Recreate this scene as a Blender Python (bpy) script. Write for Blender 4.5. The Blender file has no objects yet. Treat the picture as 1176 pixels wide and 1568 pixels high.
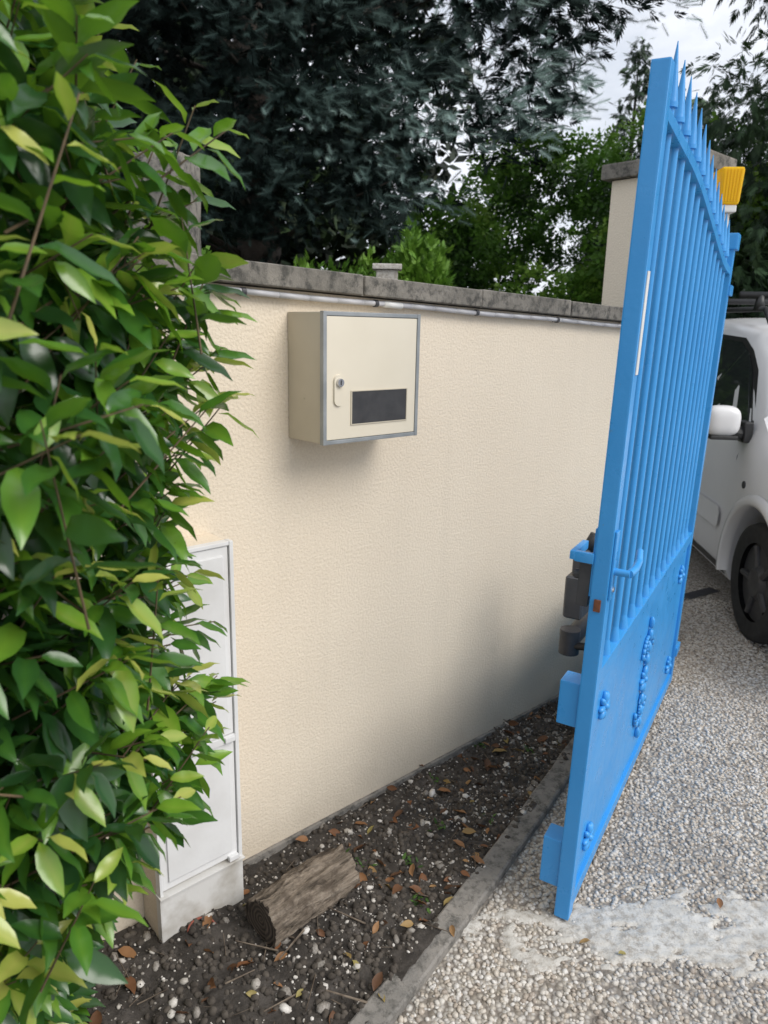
import bpy, bmesh, math, random
import numpy as np
from mathutils import Vector, Matrix
random.seed(7); rng=np.random.default_rng(7)
scene=bpy.context.scene
COL=scene.collection
# ---------------------------------------------------------------- node helpers
def newmat(name):
    m=bpy.data.materials.new(name); m.use_nodes=True
    nt=m.node_tree; nt.nodes.clear()
    o=nt.nodes.new('ShaderNodeOutputMaterial'); b=nt.nodes.new('ShaderNodeBsdfPrincipled')
    nt.links.new(b.outputs[0],o.inputs[0]); return m,nt,b,o
def nd(nt,t,ins={},**kw):
    n=nt.nodes.new(t)
    for k,v in kw.items(): setattr(n,k,v)
    for k,v in ins.items():
        if isinstance(v,bpy.types.NodeSocket): nt.links.new(v,n.inputs[k])
        else: n.inputs[k].default_value=v
    return n
def c4(c): return (c[0],c[1],c[2],1)
def ramp(nt,fac,stops,interp='LINEAR'):
    r=nt.nodes.new('ShaderNodeValToRGB'); r.color_ramp.interpolation=interp
    e=r.color_ramp.elements
    while len(e)<len(stops): e.new(0.5)
    for i,(p,c) in enumerate(stops): e[i].position=p; e[i].color=c4(c)
    nt.links.new(fac,r.inputs[0]); return r.outputs[0]
def noise(nt,co,scale,detail=4,rough=.55):
    return nd(nt,'ShaderNodeTexNoise',{'Vector':co,'Scale':scale,'Detail':detail,'Roughness':rough}).outputs[0]
def mixc(nt,f,a,b,mode='MIX'):
    n=nt.nodes.new('ShaderNodeMix'); n.data_type='RGBA'; n.blend_type=mode
    for i,v in ((0,f),(6,a),(7,b)):
        if isinstance(v,bpy.types.NodeSocket): nt.links.new(v,n.inputs[i])
        else: n.inputs[i].default_value=v if i==0 else c4(v)
    return n.outputs[2]
def bump(nt,b,h,strength,dist,prev=None):
    n=nd(nt,'ShaderNodeBump',{'Height':h,'Strength':strength,'Distance':dist})
    if prev: nt.links.new(prev,n.inputs['Normal'])
    if b: nt.links.new(n.outputs[0],b.inputs['Normal'])
    return n.outputs[0]
def objco(nt): return nd(nt,'ShaderNodeTexCoord').outputs['Object']
def simple(name,c1,c2=None,scale=6,rough=.5,metal=0,bs=None,bstr=.3,bd=.002,detail=4,lo=.35,hi=.65,spec=.5):
    m,nt,b,o=newmat(name); co=objco(nt)
    c2=c2 or tuple(x*.85 for x in c1)
    nt.links.new(ramp(nt,noise(nt,co,scale,detail),[(lo,c1),(hi,c2)]),b.inputs['Base Color'])
    b.inputs['Roughness'].default_value=rough; b.inputs['Metallic'].default_value=metal
    b.inputs['Specular IOR Level'].default_value=spec
    if bs: bump(nt,b,noise(nt,co,bs,3),bstr,bd)
    return m
def foliage(name,stops,rough=.45,trans=.3,spec=.4):
    m,nt,b,o=newmat(name)
    a=nd(nt,'ShaderNodeAttribute',attribute_name='tint').outputs['Fac']
    c=ramp(nt,a,stops)
    nt.links.new(c,b.inputs['Base Color']); b.inputs['Roughness'].default_value=rough
    b.inputs['Specular IOR Level'].default_value=spec
    if trans>0:
        t=nd(nt,'ShaderNodeBsdfTranslucent',{'Color':c})
        mx=nd(nt,'ShaderNodeMixShader',{0:trans,1:b.outputs[0],2:t.outputs[0]})
        nt.links.new(mx.outputs[0],o.inputs[0])
    return m
# ---------------------------------------------------------------- mesh helpers
def link(ob,parent=None,M=None):
    COL.objects.link(ob)
    if M is not None: ob.matrix_world=M
    if parent is not None: ob.parent=parent
    return ob
def empty(name,M=None):
    e=bpy.data.objects.new(name,None); e.empty_display_size=.1
    return link(e,None,M)
def bulk(name,V,F,mats,tint=None,smooth=False,parent=None,M=None):
    V=np.asarray(V,dtype=np.float32); F=np.asarray(F,dtype=np.int32)
    me=bpy.data.meshes.new(name); n,k=F.shape
    me.vertices.add(len(V)); me.vertices.foreach_set('co',V.ravel())
    me.loops.add(n*k); me.loops.foreach_set('vertex_index',F.ravel())
    me.polygons.add(n); me.polygons.foreach_set('loop_start',np.arange(n,dtype=np.int32)*k)
    me.polygons.foreach_set('loop_total',np.full(n,k,dtype=np.int32))
    if smooth: me.polygons.foreach_set('use_smooth',np.ones(n,dtype=bool))
    for m in (mats if isinstance(mats,list) else [mats]): me.materials.append(m)
    me.update(calc_edges=True)
    if tint is not None:
        a=me.attributes.new('tint','FLOAT','POINT'); a.data.foreach_set('value',np.asarray(tint,dtype=np.float32))
    return link(bpy.data.objects.new(name,me),parent,M)
def frames(d,up=None,roll=None):
    d=d/np.linalg.norm(d,axis=1,keepdims=True)
    up=np.tile([0,0,1.],(len(d),1)) if up is None else up
    x=np.cross(d,up); l=np.linalg.norm(x,axis=1,keepdims=True)
    x=np.where(l<1e-4,[1.,0,0],x/np.maximum(l,1e-6)); z=np.cross(x,d)
    if roll is not None:
        c,s=np.cos(roll)[:,None],np.sin(roll)[:,None]; x,z=x*c+z*s,z*c-x*s
    return np.stack([x,d,z],axis=2)
def scatter(name,T,F,P,R,S,tint,mat,tvar=None,**kw):
    T=np.asarray(T); F=np.asarray(F); N=len(P); S=np.asarray(S)
    if S.ndim==1: S=S[:,None]*np.ones((1,3))
    V=np.einsum('nij,nkj->nki',R,T[None]*S[:,None,:])+P[:,None,:]
    FF=(F[None]+(np.arange(N)*len(T))[:,None,None]).reshape(-1,F.shape[1])
    tt=np.repeat(tint,len(T)).reshape(N,len(T))
    if tvar is not None: tt=tt+np.asarray(tvar)[None]
    return bulk(name,V.reshape(-1,3),FF,mat,tint=np.clip(tt,0,1).ravel(),**kw)
def ptom(name,bm,mat,parent,M=None,smooth=False):
    me=bpy.data.meshes.new(name); bm.to_mesh(me); bm.free()
    for m in (mat if isinstance(mat,list) else [mat]): me.materials.append(m)
    if smooth:
        for p in me.polygons: p.use_smooth=True
    return link(bpy.data.objects.new(name,me),parent,M)
def boxbm(bm,x0,x1,y0,y1,z0,z1,bev=.002,seg=2):
    r=bmesh.ops.create_cube(bm,size=1)['verts']
    for v in r: v.co=Vector(((x0+x1)/2+v.co.x*(x1-x0),(y0+y1)/2+v.co.y*(y1-y0),(z0+z1)/2+v.co.z*(z1-z0)))
    if bev>0:
        ed=list({e for v in r for e in v.link_edges})
        bmesh.ops.bevel(bm,geom=ed,offset=bev,segments=seg,affect='EDGES',profile=.7)
def child(name,bm,mat,parent,smooth=False):
    me=bpy.data.meshes.new(name); bm.to_mesh(me); bm.free()
    for m in (mat if isinstance(mat,list) else [mat]): me.materials.append(m)
    if smooth:
        for p in me.polygons: p.use_smooth=True
    ob=bpy.data.objects.new(name,me); COL.objects.link(ob); ob.parent=parent; return ob
def box(name,x0,x1,y0,y1,z0,z1,mat,parent,bev=.002):
    bm=bmesh.new(); boxbm(bm,x0,x1,y0,y1,z0,z1,bev)
    return child(name,bm,mat,parent)
def cylbm(bm,p,q,r1,r2=None,seg=12,cap=True):
    p,q=Vector(p),Vector(q); r2=r1 if r2 is None else r2; d=q-p
    M=Matrix.Translation((p+q)/2)@d.to_track_quat('Z','Y').to_matrix().to_4x4()
    bmesh.ops.create_cone(bm,cap_ends=cap,segments=seg,radius1=r1,radius2=max(r2,1e-4),depth=d.length,matrix=M)
def tubebm(bm,pts,rad,seg=8):
    for i in range(len(pts)-1):
        a=rad[i] if hasattr(rad,'__len__') else rad; b=rad[i+1] if hasattr(rad,'__len__') else rad
        cylbm(bm,pts[i],pts[i+1],a,b,seg)
def sm_by_angle(ob,a=35):
    for p in ob.data.polygons: p.use_smooth=True
    ob.data.set_sharp_from_angle(angle=math.radians(a))
# ---------------------------------------------------------------- frames of the place
MW=Matrix(((.737,-.676,0,-1.102),(.676,.737,0,1.201),(0,0,1,0),(0,0,0,1)))      # wall: x along, -y towards viewer
gl=math.radians(1.1)
MG=Matrix(((.495,-.869,0,.50),(.869,.495,0,1.675),(0,0,1,0),(0,0,0,1)))@Matrix.Rotation(gl,4,'X')
# ---------------------------------------------------------------- materials
def stucco():
    m,nt,b,o=newmat('cream_render'); co=objco(nt)
    big=noise(nt,co,1.3,4); 
    c=ramp(nt,big,[(.3,(.72,.62,.49)),(.7,(.78,.685,.55))])
    fine=noise(nt,co,150,2)
    c=mixc(nt,.20,c,ramp(nt,fine,[(.35,(.56,.475,.365)),(.6,(.83,.745,.62))]))
    mp=nd(nt,'ShaderNodeMapping',{'Vector':co,'Scale':(7,7,.6)}).outputs[0]
    st_=ramp(nt,noise(nt,mp,1.5,4),[(.55,(0,0,0)),(.85,(.18,)*3)])
    c=mixc(nt,st_,c,(.50,.44,.35))
    z=nd(nt,'ShaderNodeSeparateXYZ',{0:co}).outputs[2]
    mr=nd(nt,'ShaderNodeMapRange',{'Value':z,'From Min':.0,'From Max':.30,'To Min':.6,'To Max':0}).outputs[0]
    gr=nd(nt,'ShaderNodeMath',{0:mr,1:noise(nt,co,7,5)},operation='MULTIPLY').outputs[0]
    c=mixc(nt,gr,c,(.34,.30,.24))
    nt.links.new(c,b.inputs['Base Color']); b.inputs['Roughness'].default_value=.9
    h=ramp(nt,noise(nt,co,125,3,.55),[(.38,(0,0,0)),(.62,(1,1,1))])
    bump(nt,b,h,.36,.0022)
    return m
M_st=stucco()
def concrete(name,a,bb,dark,sc=9):
    m,nt,b,o=newmat(name); co=objco(nt)
    c=ramp(nt,noise(nt,co,sc,7,.65),[(.35,a),(.62,bb)])
    k=ramp(nt,noise(nt,co,sc*3.1,6,.75),[(.47,(0,0,0)),(.62,(1,1,1))])
    c=mixc(nt,k,c,dark)
    nt.links.new(c,b.inputs['Base Color']); b.inputs['Roughness'].default_value=.95
    bump(nt,b,noise(nt,co,120,4,.7),.7,.004); return m
M_cop=concrete('weathered_coping_stone',(.25,.23,.20),(.145,.135,.118),(.07,.067,.06),8)
M_edge=concrete('grey_concrete_edging',(.27,.25,.225),(.19,.18,.165),(.10,.095,.085),10)
M_rough=concrete('rough_grey_stone',(.30,.28,.25),(.18,.17,.15),(.07,.07,.065),5)
M_pipe=simple('grey_conduit',(.55,.55,.57),(.42,.42,.44),9,.45)
def bluepaint():
    m,nt,b,o=newmat('blue_gate_paint'); co=objco(nt)
    c=ramp(nt,noise(nt,co,3,4),[(.3,(.036,.27,.64)),(.7,(.05,.315,.71))])
    k=ramp(nt,noise(nt,co,38,7,.8),[(.64,(0,0,0)),(.70,(1,1,1))])
    c=mixc(nt,k,c,(.12,.24,.38))
    nt.links.new(c,b.inputs['Base Color']); 
    nt.links.new(ramp(nt,noise(nt,co,14,4),[(.3,(.24,)*3),(.7,(.42,)*3)]),b.inputs['Roughness'])
    p=bump(nt,None,noise(nt,co,9,3),.3,.004)
    bump(nt,b,noise(nt,co,75,3),.22,.002,p); return m
M_blue=bluepaint()
M_box=simple('beige_powdercoat',(.60,.54,.43),(.54,.485,.38),5,.42,bs=220,bstr=.08,bd=.0006)
M_door=simple('ivory_powdercoat',(.72,.66,.54),(.68,.62,.50),4,.35,bs=250,bstr=.06,bd=.0005)
M_alu=simple('grey_aluminium',(.36,.38,.39),(.27,.29,.30),12,.4,.4)
M_win=simple('smoked_plate',(.035,.035,.038),(.05,.05,.052),30,.3)
M_chr=simple('chrome',(.7,.7,.72),(.6,.6,.62),10,.15,1)
M_dark=simple('black_plastic',(.02,.02,.022),(.03,.03,.03),20,.45)
M_dgrey=simple('dark_grey_cast',(.035,.037,.045),(.06,.06,.065),20,.45,bs=60)
M_cab=simple('white_cabinet_plastic',(.72,.72,.72),(.60,.59,.58),6,.45,bs=80,bstr=.1,lo=.4,hi=.75)
M_cabd=simple('dirty_cabinet_base',(.64,.63,.61),(.34,.31,.26),9,.6,bs=60,bstr=.2,lo=.45,hi=.72)
M_wht=simple('white_plastic',(.75,.75,.73),(.68,.68,.66),8,.4)
M_rust=simple('rusty_latch',(.20,.07,.03),(.10,.04,.02),60,.8)
# ---------------------------------------------------------------- ground
def gravelmat():
    m,nt,b,o=newmat('pebble_drive'); co=objco(nt)
    v=nd(nt,'ShaderNodeTexVoronoi',{'Vector':co,'Scale':80.})
    cc=nd(nt,'ShaderNodeSeparateColor',{0:v.outputs['Color']}).outputs[0]
    c=ramp(nt,cc,[(0,(.22,.19,.155)),(.25,(.40,.36,.30)),(.5,(.50,.46,.40)),(.75,(.58,.56,.52)),(1,(.36,.33,.30))])
    dist=v.outputs['Distance']
    c=mixc(nt,ramp(nt,dist,[(.35,(0,0,0)),(.75,(1,1,1))]),c,(.19,.165,.14))
    c=mixc(nt,ramp(nt,noise(nt,co,1.6,5,.65),[(.42,(0,0,0)),(.75,(.6,)*3)]),c,(.26,.235,.21))
    nt.links.new(c,b.inputs['Base Color']); b.inputs['Roughness'].default_value=.8
    inv=nd(nt,'ShaderNodeMath',{0:1.,1:dist},operation='SUBTRACT').outputs[0]
    bump(nt,b,inv,.9,.007); return m
M_grav=gravelmat()
bulk('gravel_driveway',[(-150,-150,0),(150,-150,0),(150,200,0),(-150,200,0)],[(0,1,2,3)],M_grav)
def soilmat():
    m,nt,b,o=newmat('dark_soil'); co=objco(nt)
    c=ramp(nt,noise(nt,co,14,8,.7),[(.3,(.026,.021,.017)),(.5,(.070,.060,.051)),(.72,(.16,.14,.125))])
    nt.links.new(c,b.inputs['Base Color']); b.inputs['Roughness'].default_value=.95
    bump(nt,b,noise(nt,co,70,6,.8),1,.014); return m
M_soil=soilmat()
from mathutils import noise as mn
edge0=np.array([(-.95,.0),(-.25,1.0),(.0,1.362),(.253,1.731),(.485,2.07),(.72,2.47),(.95,2.86)])
_px=np.polyfit(np.arange(7),edge0[:,0],4); _py=np.polyfit(np.arange(7),edge0[:,1],4)
def edgep(t): return np.array([np.polyval(_px,t),np.polyval(_py,t)])
def wallp(s,d=0): return np.array([s*.737-1.102+d*.676,s*.676+1.201-d*.737])
def soilh(x,y,w=None):
    h=.012+.028*mn.fractal(Vector((x*5,y*5,3)),.8,2,5)+.008*mn.noise(Vector((x*40,y*40,1)))
    return max(h,.005)
NA,NB=240,80; V=[];F=[]
for i in range(NA+1):
    a=i/NA; e=edgep(a*6); w=wallp(-1.3+a*4.55,-.005)
    for j in range(NB+1):
        f=j/NB; p=w*(1-f)+e*f
        V.append((p[0],p[1],soilh(p[0],p[1])))
for i in range(NA):
    for j in range(NB):
        q=i*(NB+1)+j; F.append((q,q+NB+1,q+NB+2,q+1))
bulk('soil_bed',V,F,M_soil,smooth=True)
bm=bmesh.new()
ts=np.linspace(.2,5.9,90); prev=None
for t in ts:
    p=edgep(t); q=edgep(t+.02); d=(q-p)/np.linalg.norm(q-p); n=np.array([d[1],-d[0]])
    w=.036+.003*mn.noise(Vector((t*5,0,0))); z=.026+.005*mn.noise(Vector((t*4,2,0)))
    ring=[bm.verts.new((*(p-n*w),-.02)),bm.verts.new((*(p-n*w),z-.003)),bm.verts.new((*(p-n*(w-.005)),z)),bm.verts.new((*(p+n*(w-.006)),z)),bm.verts.new((*(p+n*w),z-.004)),bm.verts.new((*(p+n*w),-.02))]
    if prev:
        for k in range(5): bm.faces.new((prev[k],prev[k+1],ring[k+1],ring[k]))
    prev=ring
bmesh.ops.recalc_face_normals(bm,faces=bm.faces)
ptom('concrete_edging',bm,M_edge,None)
# pebbles
ico=bmesh.new(); bmesh.ops.create_icosphere(ico,subdivisions=1,radius=1); ico.verts.ensure_lookup_table()
IV=np.array([v.co[:] for v in ico.verts]); IF=np.array([[v.index for v in f.verts] for f in ico.faces]); ico.free()
def rndR(n):
    d=rng.normal(size=(n,3)); return frames(d,roll=rng.uniform(0,6.28,n))
def flatR(n,tilt=.3):
    up=np.stack([rng.normal(0,tilt,n),rng.normal(0,tilt,n),np.ones(n)],1)
    a=rng.uniform(0,6.28,n); d=np.stack([np.cos(a),np.sin(a),np.zeros(n)],1)
    up/=np.linalg.norm(up,axis=1,keepdims=True); d=d-up*(d*up).sum(1,keepdims=True)
    return frames(d,up=up)
def pebmat(name,st):
    m,nt,b,o=newmat(name); a=nd(nt,'ShaderNodeAttribute',attribute_name='tint').outputs['Fac']
    co=objco(nt); c=ramp(nt,a,st); c=mixc(nt,.3,c,ramp(nt,noise(nt,co,200,2),[(.3,(.2,.17,.14)),(.7,(.7,.66,.6))]))
    c=mixc(nt,ramp(nt,noise(nt,co,1.6,4,.65),[(.42,(0,0,0)),(.75,(.45,)*3)]),c,(.24,.215,.19))
    nt.links.new(c,b.inputs['Base Color']); b.inputs['Roughness'].default_value=.7; return m
M_peb=pebmat('pebbles',[(0,(.24,.19,.15)),(.2,(.44,.37,.29)),(.45,(.56,.51,.44)),(.7,(.63,.60,.55)),(.9,(.68,.66,.63)),(1,(.34,.32,.30))])
EA=np.array([edgep(t) for t in np.linspace(0,6,60)])
def right_of_edge(P,off=.045):
    xe=np.interp(P[:,1],EA[:,1],EA[:,0]); return P[:,0]>xe+off*1.2
def inpatch(P):
    a=(P[:,0]-.98)/.58; b=(P[:,1]-1.66)/.12-.55*(P[:,0]-.98); 
    nz=np.array([mn.fractal(Vector((p[0]*6,p[1]*11,0)),.7,2,6) for p in P]); return a*a+b*b+nz*1.5<1
n=50000
P=np.stack([rng.uniform(-.2,2.6,n),rng.uniform(1.1,4.2,n),np.zeros(n)],1)
keep=right_of_edge(P)&(P[:,0]<.75*P[:,1]+.1)
ip=inpatch(P); keep&=~(ip&(rng.random(n)<.45)); P=P[keep]; ip=ip[keep]; n=len(P)
S=rng.uniform(.0036,.0083,n); SS=np.stack([S*rng.uniform(.8,1.2,n),S*rng.uniform(1,1.5,n),S*rng.uniform(.5,.8,n)],1)
P[:,2]=SS[:,2]*.2-ip*.001
tt=rng.random(n); tt=np.where(ip,.7+.2*tt,tt)
scatter('loose_gravel',IV,IF,P,flatR(n),SS,tt,M_peb,smooth=True)
M_patch=concrete('pale_cement',(.60,.58,.54),(.48,.46,.42),(.33,.30,.26),14)
G=120;V=[];F=[]
xs=np.linspace(.2,1.75,G); ys=np.linspace(1.3,2.1,G)
pts=np.array([(x,y,0) for x in xs for y in ys]); msk=inpatch(pts)
for k,(p,mk_) in enumerate(zip(pts,msk)):
    V.append((p[0],p[1],.0035+.006*(mn.noise(Vector((p[0]*60,p[1]*60,4)))+.4) if mk_ else -.003))
for i in range(G-1):
    for j in range(G-1):
        q=[i*G+j,(i+1)*G+j,(i+1)*G+j+1,i*G+j+1]
        if any(msk[w] for w in q): F.append(q)
bulk('cement_patch',V,F,M_patch,smooth=True)
M_chip=pebmat('pale_chippings',[(0,(.07,.06,.05)),(.5,(.20,.18,.16)),(.7,(.48,.45,.40)),(1,(.78,.75,.71))])
def soilpts(n):
    a=rng.uniform(.1,1,n); f=rng.uniform(0.02,.97,n)
    L=[]
    for x,g in zip(a,f):
        p=wallp(-1.3+x*4.55)*(1-g)+edgep(min(x*6,5.99))*g; L.append((p[0],p[1],soilh(p[0],p[1])))
    return np.array(L)
P=soilpts(8500); n=len(P)
dens=np.array([mn.noise(Vector((p[0]*4,p[1]*4,8))) for p in P]); P=P[dens>rng.uniform(-.6,.35,n)]; n=len(P)
S=.0016+.0048*rng.random(n)**2.3+ (rng.random(n)<.03)*.009
SS=np.stack([S,S*rng.uniform(1,1.6,n),S*.65],1); scatter('stone_chippings',IV,IF,P,flatR(n,.5),SS,rng.random(n),M_chip,smooth=False)
P=soilpts(4200); n=len(P); S=rng.uniform(.003,.012,n)
M_clod=simple('soil_clod',(.036,.029,.023),(.10,.085,.07),40,.95)
scatter('soil_clods',IV,IF,P,rndR(n),np.stack([S,S*1.2,S*.8],1),rng.random(n),M_clod)
# ---------------------------------------------------------------- leaf templates
def leafT(w=.16,droop=.28,fold=.35):
    T=[];F=[]; seg=5
    prof=[0.02,.66,1,.94,.60,0.03]
    for i in range(seg+1):
        t=i/seg; z=-droop*t*t+.04*math.sin(t*9)
        ww=w*prof[i]
        T+=[(-ww,t,z+fold*ww),(0,t,z),(ww,t,z+fold*ww)]
    for i in range(seg):
        a=i*3; F+=[(a,a+1,a+4,a+3),(a+1,a+2,a+5,a+4)]
    return np.array(T),np.array(F)
LT,LF=leafT(.19,.34)
P=soilpts(260); n=len(P); P[:,2]+=.008
lt,lf=leafT(.24,.15,.6)
M_dead=foliage('dead_leaf',[(0,(.08,.04,.02)),(.5,(.20,.085,.035)),(.8,(.30,.16,.07)),(1,(.28,.25,.08))],.6,.1)
scatter('fallen_leaves',lt,lf,P,flatR(n,.45),rng.uniform(.02,.06,n),rng.random(n),M_dead,smooth=True)
P=np.array([[.95,1.72,.014],[.62,1.56,.014],[1.35,1.5,.014],[1.5,2.2,.014],[.56,1.60,.014],[.20,1.62,.035]]); n=len(P)
scatter('yellow_leaves',lt,lf,P,flatR(n,.2),rng.uniform(.025,.04,n),rng.uniform(.6,1,n),M_dead,smooth=True)
cent=soilpts(16); P=np.repeat(cent,14,axis=0); n=len(P); P[:,:2]+=rng.normal(0,.012,(n,2))
d=np.stack([rng.normal(0,.8,n),rng.normal(0,.8,n),rng.uniform(.2,.8,n)],1)
M_weed=foliage('weed_green',[(0,(.03,.07,.015)),(1,(.10,.2,.04))])
scatter('weeds',*leafT(.2,.3,.3),P,frames(d),rng.uniform(.012,.028,n),rng.random(n),M_weed,smooth=True)
P=soilpts(190); n=len(P); P[:,2]+=.008
bx=np.array([(-1,0,-1),(1,0,-1),(0,0,1),(-.6,1,-.6),(.6,1,-.6),(0,1,.6)])*np.array([.025,1,.025]); bf=np.array([(0,1,4,3),(1,2,5,4),(2,0,3,5)])
M_twig=simple('dry_twig',(.20,.16,.12),(.07,.05,.035),30,.9)
scatter('fallen_twigs',bx,bf,P,flatR(n,.25),rng.uniform(.03,.12,n),rng.random(n),M_twig)
# ---------------------------------------------------------------- rendered wall
wall=empty('rendered_garden_wall',MW)
ZT=1.642
def slopez(s): return -.030*(s-1.0)
bm=bmesh.new(); boxbm(bm,-1.6,3.275,0,.2,-.05,ZT,0)
for v in bm.verts:
    if v.co.z>1: v.co.z+=slopez(v.co.x)
child('wall_body',bm,M_st,wall)
box('plinth',.9,3.27,-.014,-.001,-.05,.028,M_edge,wall,.003)
s=-1.6
bm=bmesh.new()
while s<3.25:
    L=.495; j=random.uniform(-.003,.003); e1=min(s+L,3.272)
    for args in ((s+.004,e1,-.035+j,.235,ZT+.003,ZT+.058+j,.007,3),(s-.006,s+.006,-.030,.23,ZT+.002,ZT+.053,0)):
        t=bmesh.new(); boxbm(t,*args)
        for v in t.verts: v.co.z+=slopez(v.co.x)
        me=bpy.data.meshes.new('t'); t.to_mesh(me); t.free(); bm.from_mesh(me); bpy.data.meshes.remove(me)
    s+=L
child('coping_stones',bm,M_cop,wall)
bm=bmesh.new(); pts=[]
for k in range(40):
    s=-.4+k*3.66/39; pts.append((s,-.018,ZT-.014+slopez(s)+.0015*math.sin(s*9)))
tubebm(bm,pts,.0075,12)
child('cable_conduit',bm,M_pipe,wall,True)
bm=bmesh.new()
for s in (.3,1.0,1.43,1.86,2.3,2.75):
    z=ZT-.014+slopez(s); cylbm(bm,(s-.006,-.018,z),(s+.006,-.018,z),.0100,seg=14); boxbm(bm,s-.004,s+.004,-.016,0,z-.007,z+.007,.001)
child('conduit_clips',bm,M_dgrey,wall)
bm=bmesh.new(); cylbm(bm,(1.46,-.018,ZT-.014+slopez(1.46)),(1.53,-.018,ZT-.014+slopez(1.53)),.0092,seg=14)
child('conduit_sleeve',bm,M_wht,wall,True)
# ---------------------------------------------------------------- gate pillar
pil=empty('gate_pillar',MW)
box('pillar_body',3.28,3.50,0,.42,-.05,2.235,M_st,pil,.006)
box('pillar_cap',3.245,3.54,-.04,.46,2.238,2.305,M_cop,pil,.008)
# ---------------------------------------------------------------- mailbox
mb=empty('wall_mailbox',MW@Matrix.Translation((1.142,0,1.258)))
W,H,D=.33,.327,.152
box('body',0,W,-D+.012,-.0005,0,H,M_box,mb,.004)
bm=bmesh.new(); f=.009
boxbm(bm,-.002,f,-D-.003,-D+.0115,-.002,H+.002,.002); boxbm(bm,W-f,W+.002,-D-.003,-D+.0115,-.002,H+.002,.002)
boxbm(bm,f,W-f,-D-.0025,-D+.0115,-.0015,f,.002); boxbm(bm,f,W-f,-D-.0025,-D+.0115,H-f,H+.0015,.002)
child('aluminium_frame',bm,M_alu,mb)
box('door',f+.001,W-f-.001,-D-.001,-D+.010,f+.001,H-f-.001,M_door,mb,.002)
box('name_window',.092,.285,-D-.0025,-D+.004,.047,.130,M_win,mb,.001)
bm=bmesh.new()
for (x0,x1,z0,z1) in ((.088,.0915,.044,.133),(.2855,.289,.044,.133),(.0915,.2855,.1305,.133),(.0915,.2855,.044,.0465)):
    boxbm(bm,x0,x1,-D-.0035,-D+.004,z0,z1,.0005)
child('window_trim',bm,M_box,mb)
# oval lock plate with round barrel
bm=bmesh.new()
ring0=[];ring1=[]
for i in range(40):
    a=2*math.pi*i/40; x=.046+.0165*math.cos(a); z=.135+(.024 if math.sin(a)>0 else -.024)+.0165*math.sin(a)
    ring0.append(bm.verts.new((x,-D+.001,z))); ring1.append(bm.verts.new((.046+(x-.046)*.9,-D-.006,.135+(z-.135)*.96)))
for i in range(40): bm.faces.new((ring0[i],ring0[(i+1)%40],ring1[(i+1)%40],ring1[i]))
bm.faces.new(ring1); bmesh.ops.recalc_face_normals(bm,faces=bm.faces)
o=child('lock_plate',bm,M_door,mb); sm_by_angle(o,30)
bm=bmesh.new(); cylbm(bm,(.047,-D-.013,.155),(.047,-D-.004,.155),.0100,.0112,24); o=child('lock_cylinder',bm,M_chr,mb); sm_by_angle(o)
bm=bmesh.new(); boxbm(bm,.0460,.0480,-D-.0140,-D-.012,.149,.161,0); child('keyway',bm,M_dark,mb)
bm=bmesh.new(); cylbm(bm,(-.0015,-.07,.11),(.0,-.07,.11),.003,seg=10); child('rivet',bm,M_box,mb)
# ---------------------------------------------------------------- meter cabinet
cb=empty('electric_meter_cabinet',MW@Matrix.Translation((.66,0,-.05)))
w=.236; d=.10
box('side_housing',0,w,-d+.014,-.0005,0,1.085,M_st,cb,.003)
box('upper_door',.010,w-.010,-d-.004,-d+.0145,.572,1.078,M_cab,cb,.004)
box('lower_door',.010,w-.010,-d-.004,-d+.0145,.205,.548,M_cab,cb,.004)
bm=bmesh.new()
boxbm(bm,0,.0085,-d-.010,-d+.0138,.197,1.09,.002); boxbm(bm,w-.0085,w+.002,-d-.010,-d+.0138,.197,1.09,.002)
boxbm(bm,.0085,w-.0085,-d-.0085,-d+.0138,.5495,.5705,.002); boxbm(bm,.0085,w-.0085,-d-.0085,-d+.0138,1.0795,1.0895,.002)
child('frame',bm,M_cab,cb)
bm=bmesh.new()
boxbm(bm,.026,w-.026,-d-.0095,-d-.0035,.595,1.055,.002); boxbm(bm,.026,w-.026,-d-.0095,-d-.0035,.228,.525,.002)
child('door_panels',bm,M_cab,cb)
box('base_panel',-.002,w+.003,-d-.010,-d+.0135,0,.190,M_cabd,cb,.004)
box('base_ledge',-.004,w+.005,-d-.018,-d+.013,.1915,.1965,M_cabd,cb,.001)
bm=bmesh.new()
for z in (.555,.20): boxbm(bm,w-.04,w-.012,-d-.016,-d-.002,z,z+.014,.002)
child('latches',bm,M_cab,cb)
M_red=simple('terracotta',(.30,.08,.05),(.18,.05,.035),20,.8)
bm=bmesh.new(); cylbm(bm,(0,0,0),(0,0,.04),.028,.036,20,False); cylbm(bm,(0,0,.035),(0,0,.048),.039,.039,20,False)
bmesh.ops.solidify(bm,geom=bm.faces[:],thickness=.004)
ptom('terracotta_pot',bm,M_red,None,MW@Matrix.Translation((.75,-.135,-.024))@Matrix.Rotation(.3,4,'X'),True)
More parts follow.
